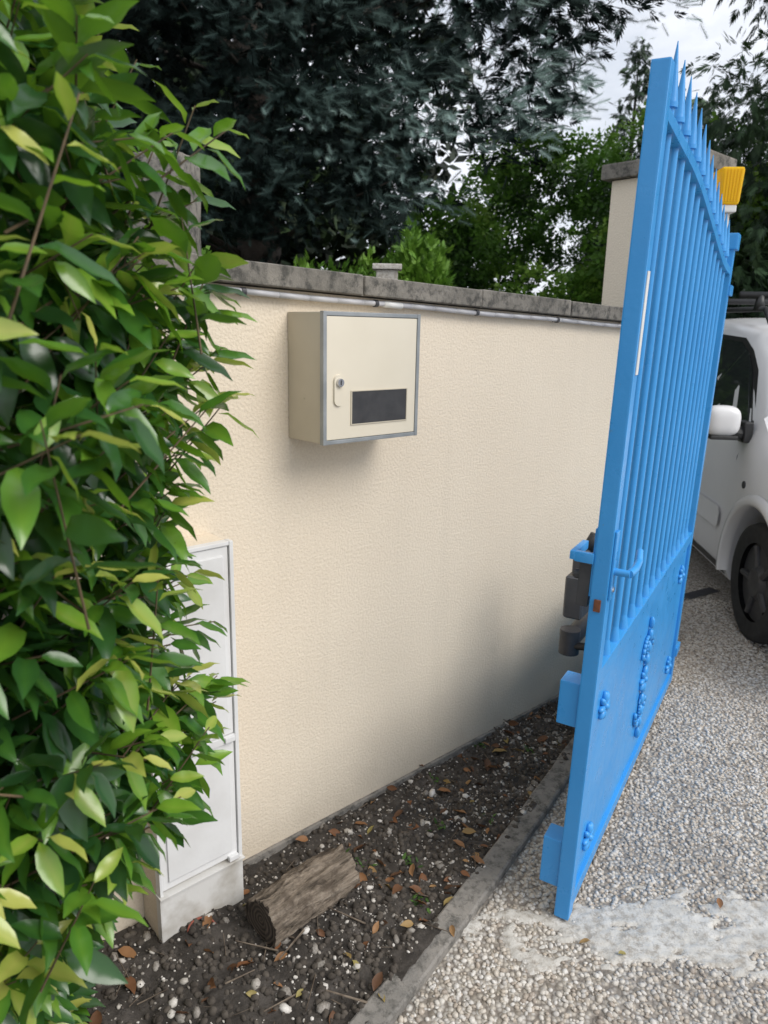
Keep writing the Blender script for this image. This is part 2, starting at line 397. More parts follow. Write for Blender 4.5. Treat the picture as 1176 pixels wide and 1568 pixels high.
# ---------------------------------------------------------------- log
def woodmat():
    m,nt,b,o=newmat('weathered_bark_wood'); co=objco(nt)
    mp=nd(nt,'ShaderNodeMapping',{'Vector':co,'Scale':(4,30,30)}).outputs[0]
    nn=noise(nt,mp,1.3,8,.75)
    c=ramp(nt,nn,[(.36,(.03,.022,.016)),(.45,(.17,.135,.10)),(.56,(.32,.26,.20)),(.72,(.46,.40,.33))])
    c=mixc(nt,ramp(nt,noise(nt,co,14,6,.7),[(.5,(0,0,0)),(.64,(.8,)*3)]),c,(.095,.07,.05))
    nt.links.new(c,b.inputs['Base Color']); b.inputs['Roughness'].default_value=.9
    bump(nt,b,nn,1,.02); return m
def endmat():
    m,nt,b,o=newmat('cut_wood_end'); co=objco(nt)
    s=nd(nt,'ShaderNodeSeparateXYZ',{0:co}); cx=nd(nt,'ShaderNodeCombineXYZ',{0:0.,1:s.outputs[1],2:s.outputs[2]})
    w=nd(nt,'ShaderNodeTexWave',{'Vector':cx.outputs[0],'Scale':26.,'Distortion':3.,'Detail':4.},wave_type='RINGS',rings_direction='X').outputs[0]
    nt.links.new(ramp(nt,w,[(.2,(.04,.03,.022)),(.8,(.10,.075,.055))]),b.inputs['Base Color']); b.inputs['Roughness'].default_value=.9
    bump(nt,b,w,.5,.003); return m
bm=bmesh.new(); L=.285; NS=48; NC=72; rings=[]
for i in range(NS+1):
    t=i/NS; R=[]
    for j in range(NC):
        a=2*math.pi*j/NC
        r=.063*(1+.09*math.cos(2*a+.6)+.08*math.cos(3*a+1)+.14*mn.noise(Vector((t*2,math.cos(a)*2,math.sin(a)*2))))
        r+=.010*mn.fractal(Vector((t*4,math.cos(a)*7,math.sin(a)*7)),.7,2,5)
        for (ac,wd,dp,ph) in ((1.2,.12,.014,5),(2.1,.10,.010,4),(.4,.08,.009,6),(1.7,.06,.008,7)):
            dd=((a-ac-.2*math.sin(t*ph+ac)+3.14)%6.283)-3.14
            r-=dp*max(0,1-abs(dd)/wd)
        xo=.012*mn.noise(Vector((math.cos(a)*3,math.sin(a)*3,i*9)))*(1 if i in(0,NS) else 0)
        R.append(bm.verts.new((t*L+xo,r*math.cos(a),r*math.sin(a))))
    rings.append(R)
for i in range(NS):
    for j in range(NC):
        f=bm.faces.new((rings[i][j],rings[i+1][j],rings[i+1][(j+1)%NC],rings[i][(j+1)%NC])); f.smooth=True
e1=bm.faces.new(rings[0]); e2=bm.faces.new(rings[-1][::-1]); e1.material_index=1; e2.material_index=1
bmesh.ops.recalc_face_normals(bm,faces=bm.faces)
ptom('firewood_log',bm,[woodmat(),endmat()],None,Matrix.Translation((-.295,1.590,.062))@Matrix.Rotation(math.radians(45),4,'Z')@Matrix.Rotation(-.02,4,'Y'))
# ---------------------------------------------------------------- gate leaf
gate=empty('blue_metal_gate',MG)
GL=1.62
def topz(k):
    xs=[0,.15,.5,.84,1.2,1.45,1.62]; zs=[2.0,1.985,1.965,1.905,1.83,1.79,1.79]
    return float(np.interp(k,xs,zs))
def topzs(k): return sum(topz(k+o) for o in (-.15,-.1,-.05,0,.05,.1,.15))/7
bm=bmesh.new()
boxbm(bm,0,.042,-.020,.020,.012,2.085,.004)
boxbm(bm,GL-.045,GL,-.020,.020,.03,1.875,.004)
boxbm(bm,.042,GL-.045,-.0185,.0185,.03,.075,.003)
boxbm(bm,.042,GL-.045,-.0185,.0185,.69,.735,.003)
child('stiles_and_rails',bm,M_blue,gate)
box('sheet_panel',.041,GL-.044,-.008,.008,.074,.692,M_blue,gate,0)
bm=bmesh.new()
K=np.linspace(.041,GL-.044,40); prev=None
for k in K:
    z=topzs(k); R=[bm.verts.new((k,-.0175,z-.013)),bm.verts.new((k,.0175,z-.013)),bm.verts.new((k,.0175,z+.013)),bm.verts.new((k,-.0175,z+.013))]
    if prev:
        for q in range(4): bm.faces.new((prev[q],prev[(q+1)%4],R[(q+1)%4],R[q]))
    prev=R
bmesh.ops.recalc_face_normals(bm,faces=bm.faces)
child('curved_top_rail',bm,M_blue,gate)
bm=bmesh.new(); nb=14
for i in range(nb):
    k=.042+(GL-.087)*(i+1)/(nb+1); z=topzs(k)
    cylbm(bm,(k,0,.73),(k,0,z+.05),.0105,seg=14); cylbm(bm,(k,0,z+.05),(k,0,z+.17),.0150,.001,14)
    cylbm(bm,(k,0,z+.040),(k,0,z+.050),.016,.016,14)
    cylbm(bm,(k,0,.735),(k,0,.775),.0180,.0107,14)
o=child('bars_with_spear_tips',bm,M_blue,gate); sm_by_angle(o)
bm=bmesh.new()
boxbm(bm,GL-.055,GL+.03,-.030,.030,1.87,1.93,.006); boxbm(bm,GL-.04,GL+.05,-.028,.028,1.70,1.74,.004); boxbm(bm,GL-.04,GL+.05,-.028,.028,.16,.20,.004)
child('hinge_blocks',bm,M_blue,gate)
bm=bmesh.new(); boxbm(bm,.01,.075,.0205,.072,.095,.235,.004); boxbm(bm,.01,.075,.0205,.072,.575,.695,.004)
child('stop_blocks',bm,M_blue,gate)
def rosette(bm,k,z,r):
    for a in range(8):
        an=a*math.pi/4; c=Vector((k+math.cos(an)*r*.6,-.013,z+math.sin(an)*r*.6))
        bmesh.ops.create_icosphere(bm,subdivisions=2,radius=1,matrix=Matrix.Translation(c)@Matrix.Rotation(-an,4,'Y')@Matrix.Diagonal((r*.45,.010,r*.22,1)))
    bmesh.ops.create_icosphere(bm,subdivisions=2,radius=1,matrix=Matrix.Translation((k,-.017,z))@Matrix.Diagonal((r*.28,.013,r*.28,1)))
bm=bmesh.new()
rosette(bm,.16,.58,.040); rosette(bm,.16,.17,.040); rosette(bm,GL-.17,.58,.040); rosette(bm,GL-.17,.17,.040)
kc=.80
for sgn in (1,-1):
    for side in (1,-1):
        pts=[]
        for q in range(22):
            a=q/21*5.2; rr=.085*(1-q/26); pts.append((kc+side*(.05+rr*math.cos(a)*.7-.03),-.014,.385+sgn*(.10+rr*math.sin(a))))
        tubebm(bm,pts,[.007*(1-q/40) for q in range(22)],8)
    for q in range(5):
        bmesh.ops.create_icosphere(bm,subdivisions=2,radius=1,matrix=Matrix.Translation((kc,-.016,.385+sgn*(.03+q*.045)))@Matrix.Diagonal((.020-.003*q,.011,.022,1)))
rosette(bm,kc,.385,.045)
child('cast_ornaments',bm,M_blue,gate,True)
bm=bmesh.new()
boxbm(bm,.006,.036,-.026,-.0205,.93,1.10,.003)
cylbm(bm,(.022,-.020,1.0),(.022,-.062,1.0),.009,seg=12); 
tubebm(bm,[(.022,-.060,1.0),(.07,-.064,1.0),(.12,-.062,1.005),(.15,-.056,1.025)],[.010,.010,.009,.008],12)
boxbm(bm,-.004,.012,.0205,.066,1.015,1.04,.003); boxbm(bm,-.004,.11,.062,.078,1.018,1.040,.004)
boxbm(bm,.008,.040,.0205,.026,.93,1.10,.003)
o=child('lever_handles',bm,M_blue,gate); sm_by_angle(o,50)
bm=bmesh.new(); boxbm(bm,.012,.10,.0265,.056,.90,1.01,.004); cylbm(bm,(.03,.056,.975),(.03,.068,.975),.012,seg=14)
child('lock_case',bm,M_dgrey,gate)
bm=bmesh.new(); cylbm(bm,(.022,-.030,.955),(.022,-.020,.955),.007,seg=12); child('key_barrel',bm,M_chr,gate)
box('latch_bolt',-.006,0.0,-.008,.008,.90,.93,M_rust,gate,.001)
box('white_label_strip',.012,.034,-.0225,-.0202,1.46,1.68,M_wht,gate,.0005)
# ---------------------------------------------------------------- gate opener arm
op=empty('gate_opener_arm',Matrix.Identity(4))
bm=bmesh.new()
d0=Vector((.635,2.32,.54)); d1=Vector((1.10,3.04,.60))
cylbm(bm,d0,d1,.030,.040,18); cylbm(bm,d0+Vector((0,0,-.045)),d0+Vector((0,0,.04)),.034,seg=18)
o=child('piston_tube',bm,M_dgrey,op); sm_by_angle(o)
M_motor=simple('dark_motor_cover',(.05,.052,.06),(.085,.085,.09),9,.4,bs=50)
bm=bmesh.new(); boxbm(bm,-.035,.03,-.06,.06,.0,.15,.016,3); boxbm(bm,-.018,.03,-.05,.05,.15,.24,.012,3)
for v in bm.verts: v.co=Matrix.Rotation(-.55,3,'Z')@v.co+Vector((.67,2.38,.61))
o=child('motor_housing',bm,M_motor,op); sm_by_angle(o,30)
bm=bmesh.new(); cylbm(bm,(.68,2.37,.84),(.70,2.36,.90),.020,.016,14); cylbm(bm,(.70,2.36,.89),(.84,2.30,.91),.012,seg=10)
cylbm(bm,(.64,2.30,.53),(.84,2.27,.52),.013,seg=10)
child('brackets',bm,M_dark,op,True)
# ---------------------------------------------------------------- warning lamp
M_amb,nt,b,o=newmat('amber_lens'); b.inputs['Base Color'].default_value=(.88,.60,.01,1); b.inputs['Roughness'].default_value=.25
t=nd(nt,'ShaderNodeBsdfTranslucent',{'Color':(.98,.74,.02,1)}); mx=nd(nt,'ShaderNodeMixShader',{0:.45,1:b.outputs[0],2:t.outputs[0]}); nt.links.new(mx.outputs[0],o.inputs[0])
lamp=empty('gate_warning_lamp',MW@Matrix.Translation((3.27,-.13,2.07))@Matrix.Rotation(.75,4,'Z')@Matrix.Scale(.95,4))
bm=bmesh.new()
boxbm(bm,-.056,.056,-.04,.04,0,.15,.010,3)
for i in range(9):
    x=-.048+i*.012; boxbm(bm,x-.003,x+.003,-.0425,-.038,.012,.14,.001)
for i in range(6):
    y=-.03+i*.012; boxbm(bm,-.0585,-.05,y-.003,y+.003,.012,.14,.001)
for v in bm.verts:
    k=1+.16*(v.co.z/.15); v.co.x*=k; v.co.y*=k
child('amber_lens',bm,M_amb,lamp)
bm=bmesh.new(); boxbm(bm,-.05,.05,-.036,.036,-.03,-.0005,.006); boxbm(bm,-.022,.022,-.02,.02,-.15,-.0305,.005); boxbm(bm,-.02,.02,-.0,.13,-.11,-.07,.003)
child('white_base',bm,M_wht,lamp)
# ---------------------------------------------------------------- white van
car=empty('white_van',Matrix(((.0995,-.995,0,2.70),(.995,.0995,0,3.55),(0,0,1,0),(0,0,0,1))))
M_car=simple('white_car_paint',(.72,.72,.73),(.68,.68,.69),2,.18)
M_gls=simple('car_glass',(.02,.025,.025),(.03,.035,.035),3,.05)
M_tyre=simple('tyre_rubber',(.018,.018,.018),(.03,.03,.03),30,.85,bs=60)
M_hub=simple('wheel_hub',(.04,.04,.045),(.06,.06,.06),20,.5)
st=[(-.80,.30,.60,.50,.62,.45),(-.74,.22,.74,.62,.76,.60),(-.55,.20,.80,.72,.86,.66),(-.2,.20,.825,.82,.94,.70),(.10,.20,.83,.93,1.03,.72),
    (.30,.20,.83,.98,1.22,.70),(.55,.20,.83,1.0,1.47,.67),(.80,.20,.83,1.01,1.60,.66),(1.2,.20,.83,1.02,1.65,.67),(2.0,.20,.83,1.03,1.66,.67),(2.8,.20,.83,1.04,1.64,.67),(3.08,.22,.81,1.05,1.58,.65),(3.18,.30,.76,1.0,1.40,.60)]
def sect(X,zl,hw,zb,zt,ht):
    return [(0,zl),(hw*.93,zl),(hw*.985,zl+.10),(hw,zl+.28),(hw*.992,(zl+zb)/2+.15),(hw*.965,zb),(ht+(hw*.965-ht)*.35,zb+(zt-zb)*.6),(ht,zt-.07),(ht-.06,zt-.015),(ht*.5,zt+.01),(0,zt+.018)]
bm=bmesh.new(); prev=None
for s_ in st:
    h=sect(*s_); ring=[bm.verts.new((s_[0],y,z)) for y,z in h]+[bm.verts.new((s_[0],-y,z)) for y,z in h[-2:0:-1]]
    if prev:
        n=len(ring)
        for q in range(n): bm.faces.new((prev[q],prev[(q+1)%n],ring[(q+1)%n],ring[q]))
    else: bm.faces.new(ring[::-1])
    prev=ring
bm.faces.new(prev); bmesh.ops.recalc_face_normals(bm,faces=bm.faces)
bm2=bmesh.new()
for X in (0,2.6):
    for sg in (1,-1): cylbm(bm2,(X,sg*.55,.33),(X,sg*1.0,.33),.385,seg=64)
body=child('body',bm,M_car,car); cut=child('cut',bm2,M_car,car)
bpy.context.view_layer.update()
md=body.modifiers.new('b','BOOLEAN'); md.object=cut; md.operation='DIFFERENCE'; md.solver='EXACT'
dg=bpy.context.evaluated_depsgraph_get(); nm=bpy.data.meshes.new_from_object(body.evaluated_get(dg)); body.modifiers.clear(); body.data=nm
bpy.data.objects.remove(cut); sm_by_angle(body,38)
def sidey(X,z):
    k=next((i for i in range(len(st)-1) if st[i][0]<=X<=st[i+1][0]),0); a,b_=st[k],st[k+1]; f=(X-a[0])/(b_[0]-a[0])
    P_=[a[i]+(b_[i]-a[i])*f for i in range(6)]; h=sect(*P_)
    zz=[q[1] for q in h[1:8]]; yy=[q[0] for q in h[1:8]]; return float(np.interp(z,zz,yy))
def sidepanel(name,poly,mat,off=.004):
    bm=bmesh.new()
    for sg in (1,-1):
        vs=[bm.verts.new((x,sg*(sidey(x,z)+off),z)) for x,z in poly]
        bm.faces.new(vs if sg>0 else vs[::-1])
    bmesh.ops.triangulate(bm,faces=bm.faces[:]); bmesh.ops.subdivide_edges(bm,edges=bm.edges[:],cuts=2)
    for v in bm.verts: v.co.y=math.copysign(sidey(v.co.x,v.co.z)+off,v.co.y)
    return child(name,bm,mat,car)
sidepanel('window_seals',[(.30,1.02),(.58,1.36),(.74,1.47),(.90,1.535),(1.42,1.56),(1.42,1.02)],M_dark,.003)
sidepanel('front_side_windows',[(.37,1.045),(.62,1.345),(.77,1.45),(.92,1.51),(1.39,1.535),(1.39,1.045)],M_gls,.006)
sidepanel('rear_side_windows',[(1.52,1.05),(1.52,1.525),(2.35,1.525),(2.35,1.05)],M_gls,.005)
sidepanel('rub_strips',[(.46,.50),(.46,.57),(.49,.60),(1.45,.60),(1.45,.48),(.49,.48)],M_car,.018)
sidepanel('sills',[(.42,.215),(.42,.27),(2.18,.27),(2.18,.215)],M_dark,.004)
bm=bmesh.new()
for sg in (1,-1):
    for pts in ([(.40,.28),(.40,.9),(.36,1.02)],[(1.47,.28),(1.47,1.0),(1.46,1.55)]):
        tubebm(bm,[(x,sg*(sidey(x,z)-.001),z) for x,z in pts],.0035,6)
    cylbm(bm,(.22,sg*(sidey(.22,.78)),.78),(.22,sg*(sidey(.22,.78)+.006),.78),.02,seg=14)
    boxbm(bm,1.20,1.36,sg*.83-.02,sg*.83+.02,.90,.93,.006)
child('seams_and_handles',bm,M_dgrey,car)
bm=bmesh.new()
for X in (0,2.6):
    for sg in (1,-1):
        prev=None
        for a in np.linspace(-.2,math.pi+.2,40):
            R=[bm.verts.new((X+r_*math.cos(a),sg*y_,.33+r_*math.sin(a))) for r_,y_ in ((.380,.78),(.380,.838),(.395,.842),(.425,.838),(.435,.815))]
            if prev:
                for q in range(4): bm.faces.new((prev[q],prev[q+1],R[q+1],R[q]))
            prev=R
bmesh.ops.recalc_face_normals(bm,faces=bm.faces)
child('wheel_arch_lips',bm,M_car,car,True)
bm=bmesh.new(); vs=[bm.verts.new(p) for p in ((.155,-.64,1.075),(.155,.64,1.075),(.74,.57,1.575),(.74,-.57,1.575))]; bm.faces.new(vs)
for v in bm.verts: v.co+=Vector((-.03,0,.03))
child('windscreen',bm,M_gls,car)
bm=bmesh.new(); boxbm(bm,-.83,-.70,-.70,.70,.24,.42,.03,3); child('front_bumper',bm,M_dark,car)
bm=bmesh.new()
for sg in (1,-1): bmesh.ops.create_icosphere(bm,subdivisions=3,radius=1,matrix=Matrix.Translation((-.68,sg*.60,.66))@Matrix.Diagonal((.10,.15,.09,1)))
child('headlights',bm,M_chr,car,True)
for k,(X,sg) in enumerate(((0,1),(0,-1),(2.6,1),(2.6,-1))):
    bm=bmesh.new()
    prof=[(.60,.20),(.60,.28),(.62,.305),(.66,.312),(.76,.312),(.795,.300),(.80,.275),(.79,.205)]
    N_=40; R=[[bm.verts.new((X+r*math.cos(2*math.pi*i/N_),sg*y,.312+r*math.sin(2*math.pi*i/N_))) for y,r in prof] for i in range(N_)]
    for i in range(N_):
        for q in range(len(prof)-1): bm.faces.new((R[i][q],R[(i+1)%N_][q],R[(i+1)%N_][q+1],R[i][q+1]))
    bmesh.ops.recalc_face_normals(bm,faces=bm.faces)
    child('tyre_%d'%(k+1),bm,M_tyre,car,True)
    bm=bmesh.new(); cylbm(bm,(X,sg*.62,.312),(X,sg*.765,.312),.206,seg=36); cylbm(bm,(X,sg*.76,.312),(X,sg*.79,.312),.10,.07,seg=24)
    for i in range(5):
        a=i*2*math.pi/5; cylbm(bm,(X+.06*math.cos(a),sg*.765,.312+.06*math.sin(a)),(X+.19*math.cos(a),sg*.772,.312+.19*math.sin(a)),.022,.018,10)
    o=child('wheel_%d'%(k+1),bm,M_hub,car); sm_by_angle(o)
    bm=bmesh.new(); cylbm(bm,(X,sg*.56,.33),(X,sg*.565,.33),.38,seg=30); child('arch_liner_%d'%(k+1),bm,M_dark,car)
bm=bmesh.new()
for sg in (1,-1):
    c=Vector((.31,sg*.945,1.105))
    r_=bmesh.ops.create_icosphere(bm,subdivisions=4,radius=1)['verts']
    for v in r_:
        q=Vector([math.copysign(abs(t)**.65,t) for t in v.co]); v.co=c+Vector((q.x*.065,q.y*.09,q.z*.082))
child('mirror_shells',bm,M_car,car,True)
bm=bmesh.new()
for sg in (1,-1):
    cylbm(bm,(.36,sg*.78,1.03),(.32,sg*.92,1.05),.04,.035,12)
    boxbm(bm,.30,.44,sg*.80-.02,sg*.80+.025,.99,1.10,.01,3); boxbm(bm,.25,.37,sg*.94-.07,sg*.94+.07,1.010,1.030,.008,3)
child('mirror_arms',bm,M_dark,car)
bm=bmesh.new()
for sg in (1,-1):
    tubebm(bm,[(.75,sg*.60,1.62),(.85,sg*.60,1.70),(2.6,sg*.60,1.72),(2.7,sg*.60,1.66)],.016,8)
for X in (.95,1.9): 
    tubebm(bm,[(X,-.72,1.78),(X,.72,1.78)],.020,8)
    for sg in (1,-1): cylbm(bm,(X,sg*.60,1.69),(X,sg*.60,1.78),.035,.022,8)
child('roof_rack',bm,M_dark,car,True)
bulk('drain_channel',[(1.45,3.95,.004),(2.1,4.35,.004),(2.06,4.42,.004),(1.41,4.02,.004)],[(0,1,2,3)],M_dgrey)
# ---------------------------------------------------------------- lawn behind wall
M_lawn=simple('lawn_ground',(.03,.05,.015),(.05,.07,.025),3,.95,bs=40,bstr=1,bd=.03)
a=wallp(-8,-.19);b_=wallp(3.3,-.19)
bulk('lawn',[(*a,.004),(*b_,.004),(1.9,20,.004),(-30,60,.004),(-30,4,.004)],[(0,1,2,3,4)],M_lawn)
sw=empty('stone_pillar')
t=bmesh.new(); boxbm(t,-1.10,-.86,3.3,3.6,0,2.24,.02,2)
bmesh.ops.subdivide_edges(t,edges=[e for e in t.edges if e.calc_length()>.12],cuts=16,use_grid_fill=True)
for v in t.verts:
    v.co+=Vector((mn.noise(v.co*9),mn.noise(v.co*9+Vector((9,0,0))),mn.noise(v.co*9+Vector((0,9,0)))))*.018
child('masonry',t,M_rough,sw)
bm=bmesh.new(); post=empty('concrete_post',Matrix.Translation((-.01,4.0,0)))
boxbm(bm,-.055,.055,-.055,.055,0,1.835,.004); boxbm(bm,-.075,.075,-.07,.07,1.838,1.865,.006); child('post_and_cap',bm,M_patch,post)
# ---------------------------------------------------------------- laurel hedge (foreground)
def rad(z):
    return np.interp(z,[0,.3,.5,.68,.8,1.0,1.15,1.3,1.45,1.55,1.7,1.82,1.95,2.1,2.3,2.6],[.45,.50,.62,.80,1.0,1.03,1.0,1.05,1.2,1.12,1.02,1.04,.86,.66,.50,.2])
C=np.array([-.83,1.07])
n=1400
z=rng.uniform(.1,2.5,n); ph=rng.uniform(-2.9,1.2,n); fr=rng.uniform(.5,1.0,n)**.6
lump=np.array([1+.20*mn.noise(Vector((math.cos(a)*2.2,math.sin(a)*2.2,zz*3.4))) for a,zz in zip(ph,z)])
r=rad(z)*fr*lump
out=np.stack([np.cos(ph),np.sin(ph),np.zeros(n)],1)
tip=np.stack([C[0]+.53*r*np.cos(ph),C[1]+.53*r*np.sin(ph),z],1)
sd=out*.8+rng.normal(0,.3,(n,3))+np.array([0,0,.45]); sd/=np.linalg.norm(sd,axis=1,keepdims=True)
L=rng.uniform(.14,.26,n)
base=tip-sd*L[:,None]
LP=[];LD=[];LS=[];LTi=[]
young=np.clip(rng.normal(.42,.32,n)+.40*(fr-.8)*4,0,1)
nl=10
for i in range(n):
    side=np.cross(sd[i],[0,0,1]); side/=np.linalg.norm(side)+1e-6; u2=np.cross(side,sd[i])
    for j in range(nl):
        t=(j+.5)/nl; p=base[i]+sd[i]*L[i]*t
        a=j*2.4+random.random()*.6; ra=side*math.cos(a)+u2*math.sin(a)
        spread=1.1-.65*t**3
        d=ra*spread+sd[i]*(.45+.5*t)+np.array([0,0,-.42])
        LP.append(p+ra*.004); LD.append(d); LS.append(random.uniform(.060,.100)*(1-.35*t**6)); 
        LTi.append(min(1,max(0,young[i]*(.2+.9*t**1.6)+random.uniform(-.12,.14))))
LP=np.array(LP);LD=np.array(LD);LS=np.array(LS);LTi=np.array(LTi)
m=3000
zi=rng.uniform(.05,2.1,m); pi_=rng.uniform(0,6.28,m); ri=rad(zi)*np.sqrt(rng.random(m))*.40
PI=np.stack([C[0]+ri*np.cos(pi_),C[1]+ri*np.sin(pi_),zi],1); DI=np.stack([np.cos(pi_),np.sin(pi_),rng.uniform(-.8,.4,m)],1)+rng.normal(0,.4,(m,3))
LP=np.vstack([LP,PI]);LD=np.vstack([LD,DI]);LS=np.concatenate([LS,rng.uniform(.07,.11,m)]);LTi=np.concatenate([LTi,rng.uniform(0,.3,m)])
tipp=LP+LD/np.linalg.norm(LD,axis=1,keepdims=True)*LS[:,None]
ok=(tipp[:,0]*.676-tipp[:,1]*.737>-1.60)&(LP[:,0]*.676-LP[:,1]*.737>-1.60)&(np.linalg.norm(LP-np.array([0,0,1.55]),axis=1)>.42)
LP,LD,LS,LTi=LP[ok],LD[ok],LS[ok],LTi[ok]
hedge=empty('laurel_hedge',Matrix.Identity(4))
def laurelmat():
    m,nt,b,o=newmat('laurel_leaf')
    a=nd(nt,'ShaderNodeAttribute',attribute_name='tint').outputs['Fac']
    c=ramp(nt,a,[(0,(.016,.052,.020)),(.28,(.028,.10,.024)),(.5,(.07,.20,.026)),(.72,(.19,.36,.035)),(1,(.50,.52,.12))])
    nt.links.new(c,b.inputs['Base Color']); b.inputs['Roughness'].default_value=.25
    b.inputs['Specular IOR Level'].default_value=.75
    t=nd(nt,'ShaderNodeBsdfTranslucent',{'Color':mixc(nt,.5,c,(.28,.54,.02))})
    mx=nd(nt,'ShaderNodeMixShader',{0:.30,1:b.outputs[0],2:t.outputs[0]}); nt.links.new(mx.outputs[0],o.inputs[0]); return m
tv=np.array([.10 if i%3==1 else .0 for i in range(len(LT))])
scatter('leaves',LT,LF,LP,frames(LD,roll=rng.normal(0,.5,len(LP))),LS,LTi,laurelmat(),tvar=tv,smooth=True,parent=hedge)
M_stem=simple('laurel_stem',(.16,.11,.06),(.09,.065,.04),40,.7)
bb2=base-sd*.04
ok=(tip[:,0]*.676-tip[:,1]*.737>-1.58)&(bb2[:,0]*.676-bb2[:,1]*.737>-1.58)&(np.linalg.norm(tip-np.array([0,0,1.55]),axis=1)>.7)&(np.linalg.norm(bb2-np.array([0,0,1.55]),axis=1)>.7)
tb=np.array([(-1,0,-1),(1,0,-1),(0,0,1),(-.5,1,-.5),(.5,1,-.5),(0,1,.5)])*np.array([.0018,1,.0018])
SC=np.stack([np.ones(ok.sum()),L[ok]+.04,np.ones(ok.sum())],1)
scatter('twigs',tb,bf,bb2[ok],frames(sd[ok]),SC,np.zeros(ok.sum()),M_stem,parent=hedge)
bm=bmesh.new()
for i in range(14):
    a=random.uniform(0,6.28); x0=C[0]+random.uniform(-.12,.12); y0=C[1]+random.uniform(-.12,.12)
    x1=C[0]+math.cos(a)*.26; y1=C[1]+math.sin(a)*.26
    tubebm(bm,[(x0,y0,0),((x0*2+x1)/3,(y0*2+y1)/3,.7),((x0+x1*2)/3,(y0+y1*2)/3,1.3),(x1,y1,1.75)],[.014,.011,.008,.004],7)
child('stems',bm,M_stem,hedge)
# ---------------------------------------------------------------- background trees
def needleT(nn=72,l=.42,w=.0125):
    T=[];F=[]
    for i in range(nn):
        t=(i+.5)/nn; a=i*2.4; p=np.array([0,t,0.]); o=np.array([math.cos(a),.45+1.1*t*t,math.sin(a)]); o/=np.linalg.norm(o)
        ll=l*(.75+.25*math.sin(i*7.1))*(1-.30*t); s=np.cross(o,[.3,1,.2]); s/=np.linalg.norm(s)
        b=len(T); T+=[tuple(p-s*w),tuple(p+s*w),tuple(p+o*ll)]; F.append((b,b+1,b+2))
    return np.array(T),np.array(F)
def fanT(nn=9,w=.06):
    T=[];F=[]
    for i in range(nn):
        a=(i-(nn-1)/2)/nn*1.7; p=np.array([0,.05+.45*(1-abs(i-(nn-1)/2)/nn*2),0]); o=np.array([math.sin(a),math.cos(a),-.15-.3*random.random()])*(.75-.3*abs(a))
        s=np.array([math.cos(a),-math.sin(a),0]); b=len(T)
        T+=[tuple(p),tuple(p+o*.5-s*w),tuple(p+o),tuple(p+o*.5+s*w)]; F.append((b,b+1,b+2,b+3))
    return np.array(T),np.array(F)
def clusT(nn=7,l=.5,w=.17):
    T=[];F=[]; r=random.Random(3)
    for i in range(nn):
        p=np.array([r.uniform(-.5,.5),r.uniform(0,.6),r.uniform(-.4,.4)]); d=np.array([r.uniform(-1,1),r.uniform(.1,1),r.uniform(-.7,.4)]); d/=np.linalg.norm(d)
        s=np.cross(d,[0,r.uniform(-.6,.6),1]); s/=np.linalg.norm(s); b=len(T)
        T+=[tuple(p),tuple(p+d*l*.5-s*w),tuple(p+d*l),tuple(p+d*l*.5+s*w)]; F.append((b,b+1,b+2,b+3))
    return np.array(T),np.array(F)
nT,nF=needleT(); cT,cF=clusT(); fT,fF=fanT()
def trunk(name,pts,rads,mat,parent,limbs=[]):
    bm=bmesh.new(); tubebm(bm,pts,rads,12)
    for l in limbs: tubebm(bm,l[0],l[1],6)
    return child(name,bm,mat,parent,True)
M_bark=simple('bark',(.030,.024,.019),(.055,.044,.036),12,.95,bs=40,bstr=1,bd=.02)
ced=empty('blue_cedar_tree',Matrix.Identity(4))
zx=[-6,-4,-.7,.33,.7,1.33,1.75,1.85,2.3,2.5,2.7]; zz=[2.0,2.05,2.12,2.3,2.6,2.95,3.35,3.75,4.2,4.55,9]
pads=[]
while len(pads)<430:
    y=random.uniform(6.0,8.2); x=random.uniform(-4.4,3.1); z=random.uniform(2.1,5.8)
    k=7/y; zb=float(np.interp((x+.20)*k,zx,zz))
    if (z-1.55)*k+1.55<zb+.16+(.08 if y>7.3 else 0): continue
    pads.append((x,y,z))
T0=np.array([-1.6,9.3])
P=[];Dd=[];Sx=[];ti=[];IP=[];ID=[]
for (x,y,z) in pads:
    od=np.array([x-T0[0],y-T0[1]]); od/=np.linalg.norm(od)+1e-6; sdv=np.array([-od[1],od[0]])
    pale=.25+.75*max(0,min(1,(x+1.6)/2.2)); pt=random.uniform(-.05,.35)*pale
    for q in range(7):
        a=random.uniform(-1.3,1.3); dx=od*math.cos(a)+sdv*math.sin(a)
        p0=np.array([x,y,z])+rng.normal(0,.10,3); ln=random.uniform(.2,.4)
        for j in range(4):
            t=(j+.5)/4; p=p0+np.array([dx[0]*ln*t,dx[1]*ln*t,-.20*t*t+.05*t])+rng.normal(0,.02,3)
            P.append(p); Dd.append(np.array([dx[0],dx[1]-.15,.30-.8*t])+rng.normal(0,.32,3)); Sx.append(random.uniform(.10,.155))
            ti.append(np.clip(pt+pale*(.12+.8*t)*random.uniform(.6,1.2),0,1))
    for q in range(22):
        IP.append(np.array([x,y+.30,z+.04])+rng.normal(0,1,3)*np.array([.22,.14,.14])); ID.append(np.array([od[0],od[1],-.3])+rng.normal(0,.7,3))
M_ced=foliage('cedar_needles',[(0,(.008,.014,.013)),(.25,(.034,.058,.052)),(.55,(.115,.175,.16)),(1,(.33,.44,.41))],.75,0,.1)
P=np.array(P);Dd=np.array(Dd)
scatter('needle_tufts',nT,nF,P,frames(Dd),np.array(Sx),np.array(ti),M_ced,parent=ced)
IP=np.array(IP);ID=np.array(ID); n=len(IP)
scatter('inner_sprays',fT,fF,IP,frames(ID,roll=rng.uniform(0,3,n)),rng.uniform(.12,.20,n),rng.uniform(0,.08,n),M_ced,parent=ced)
limbs=[]
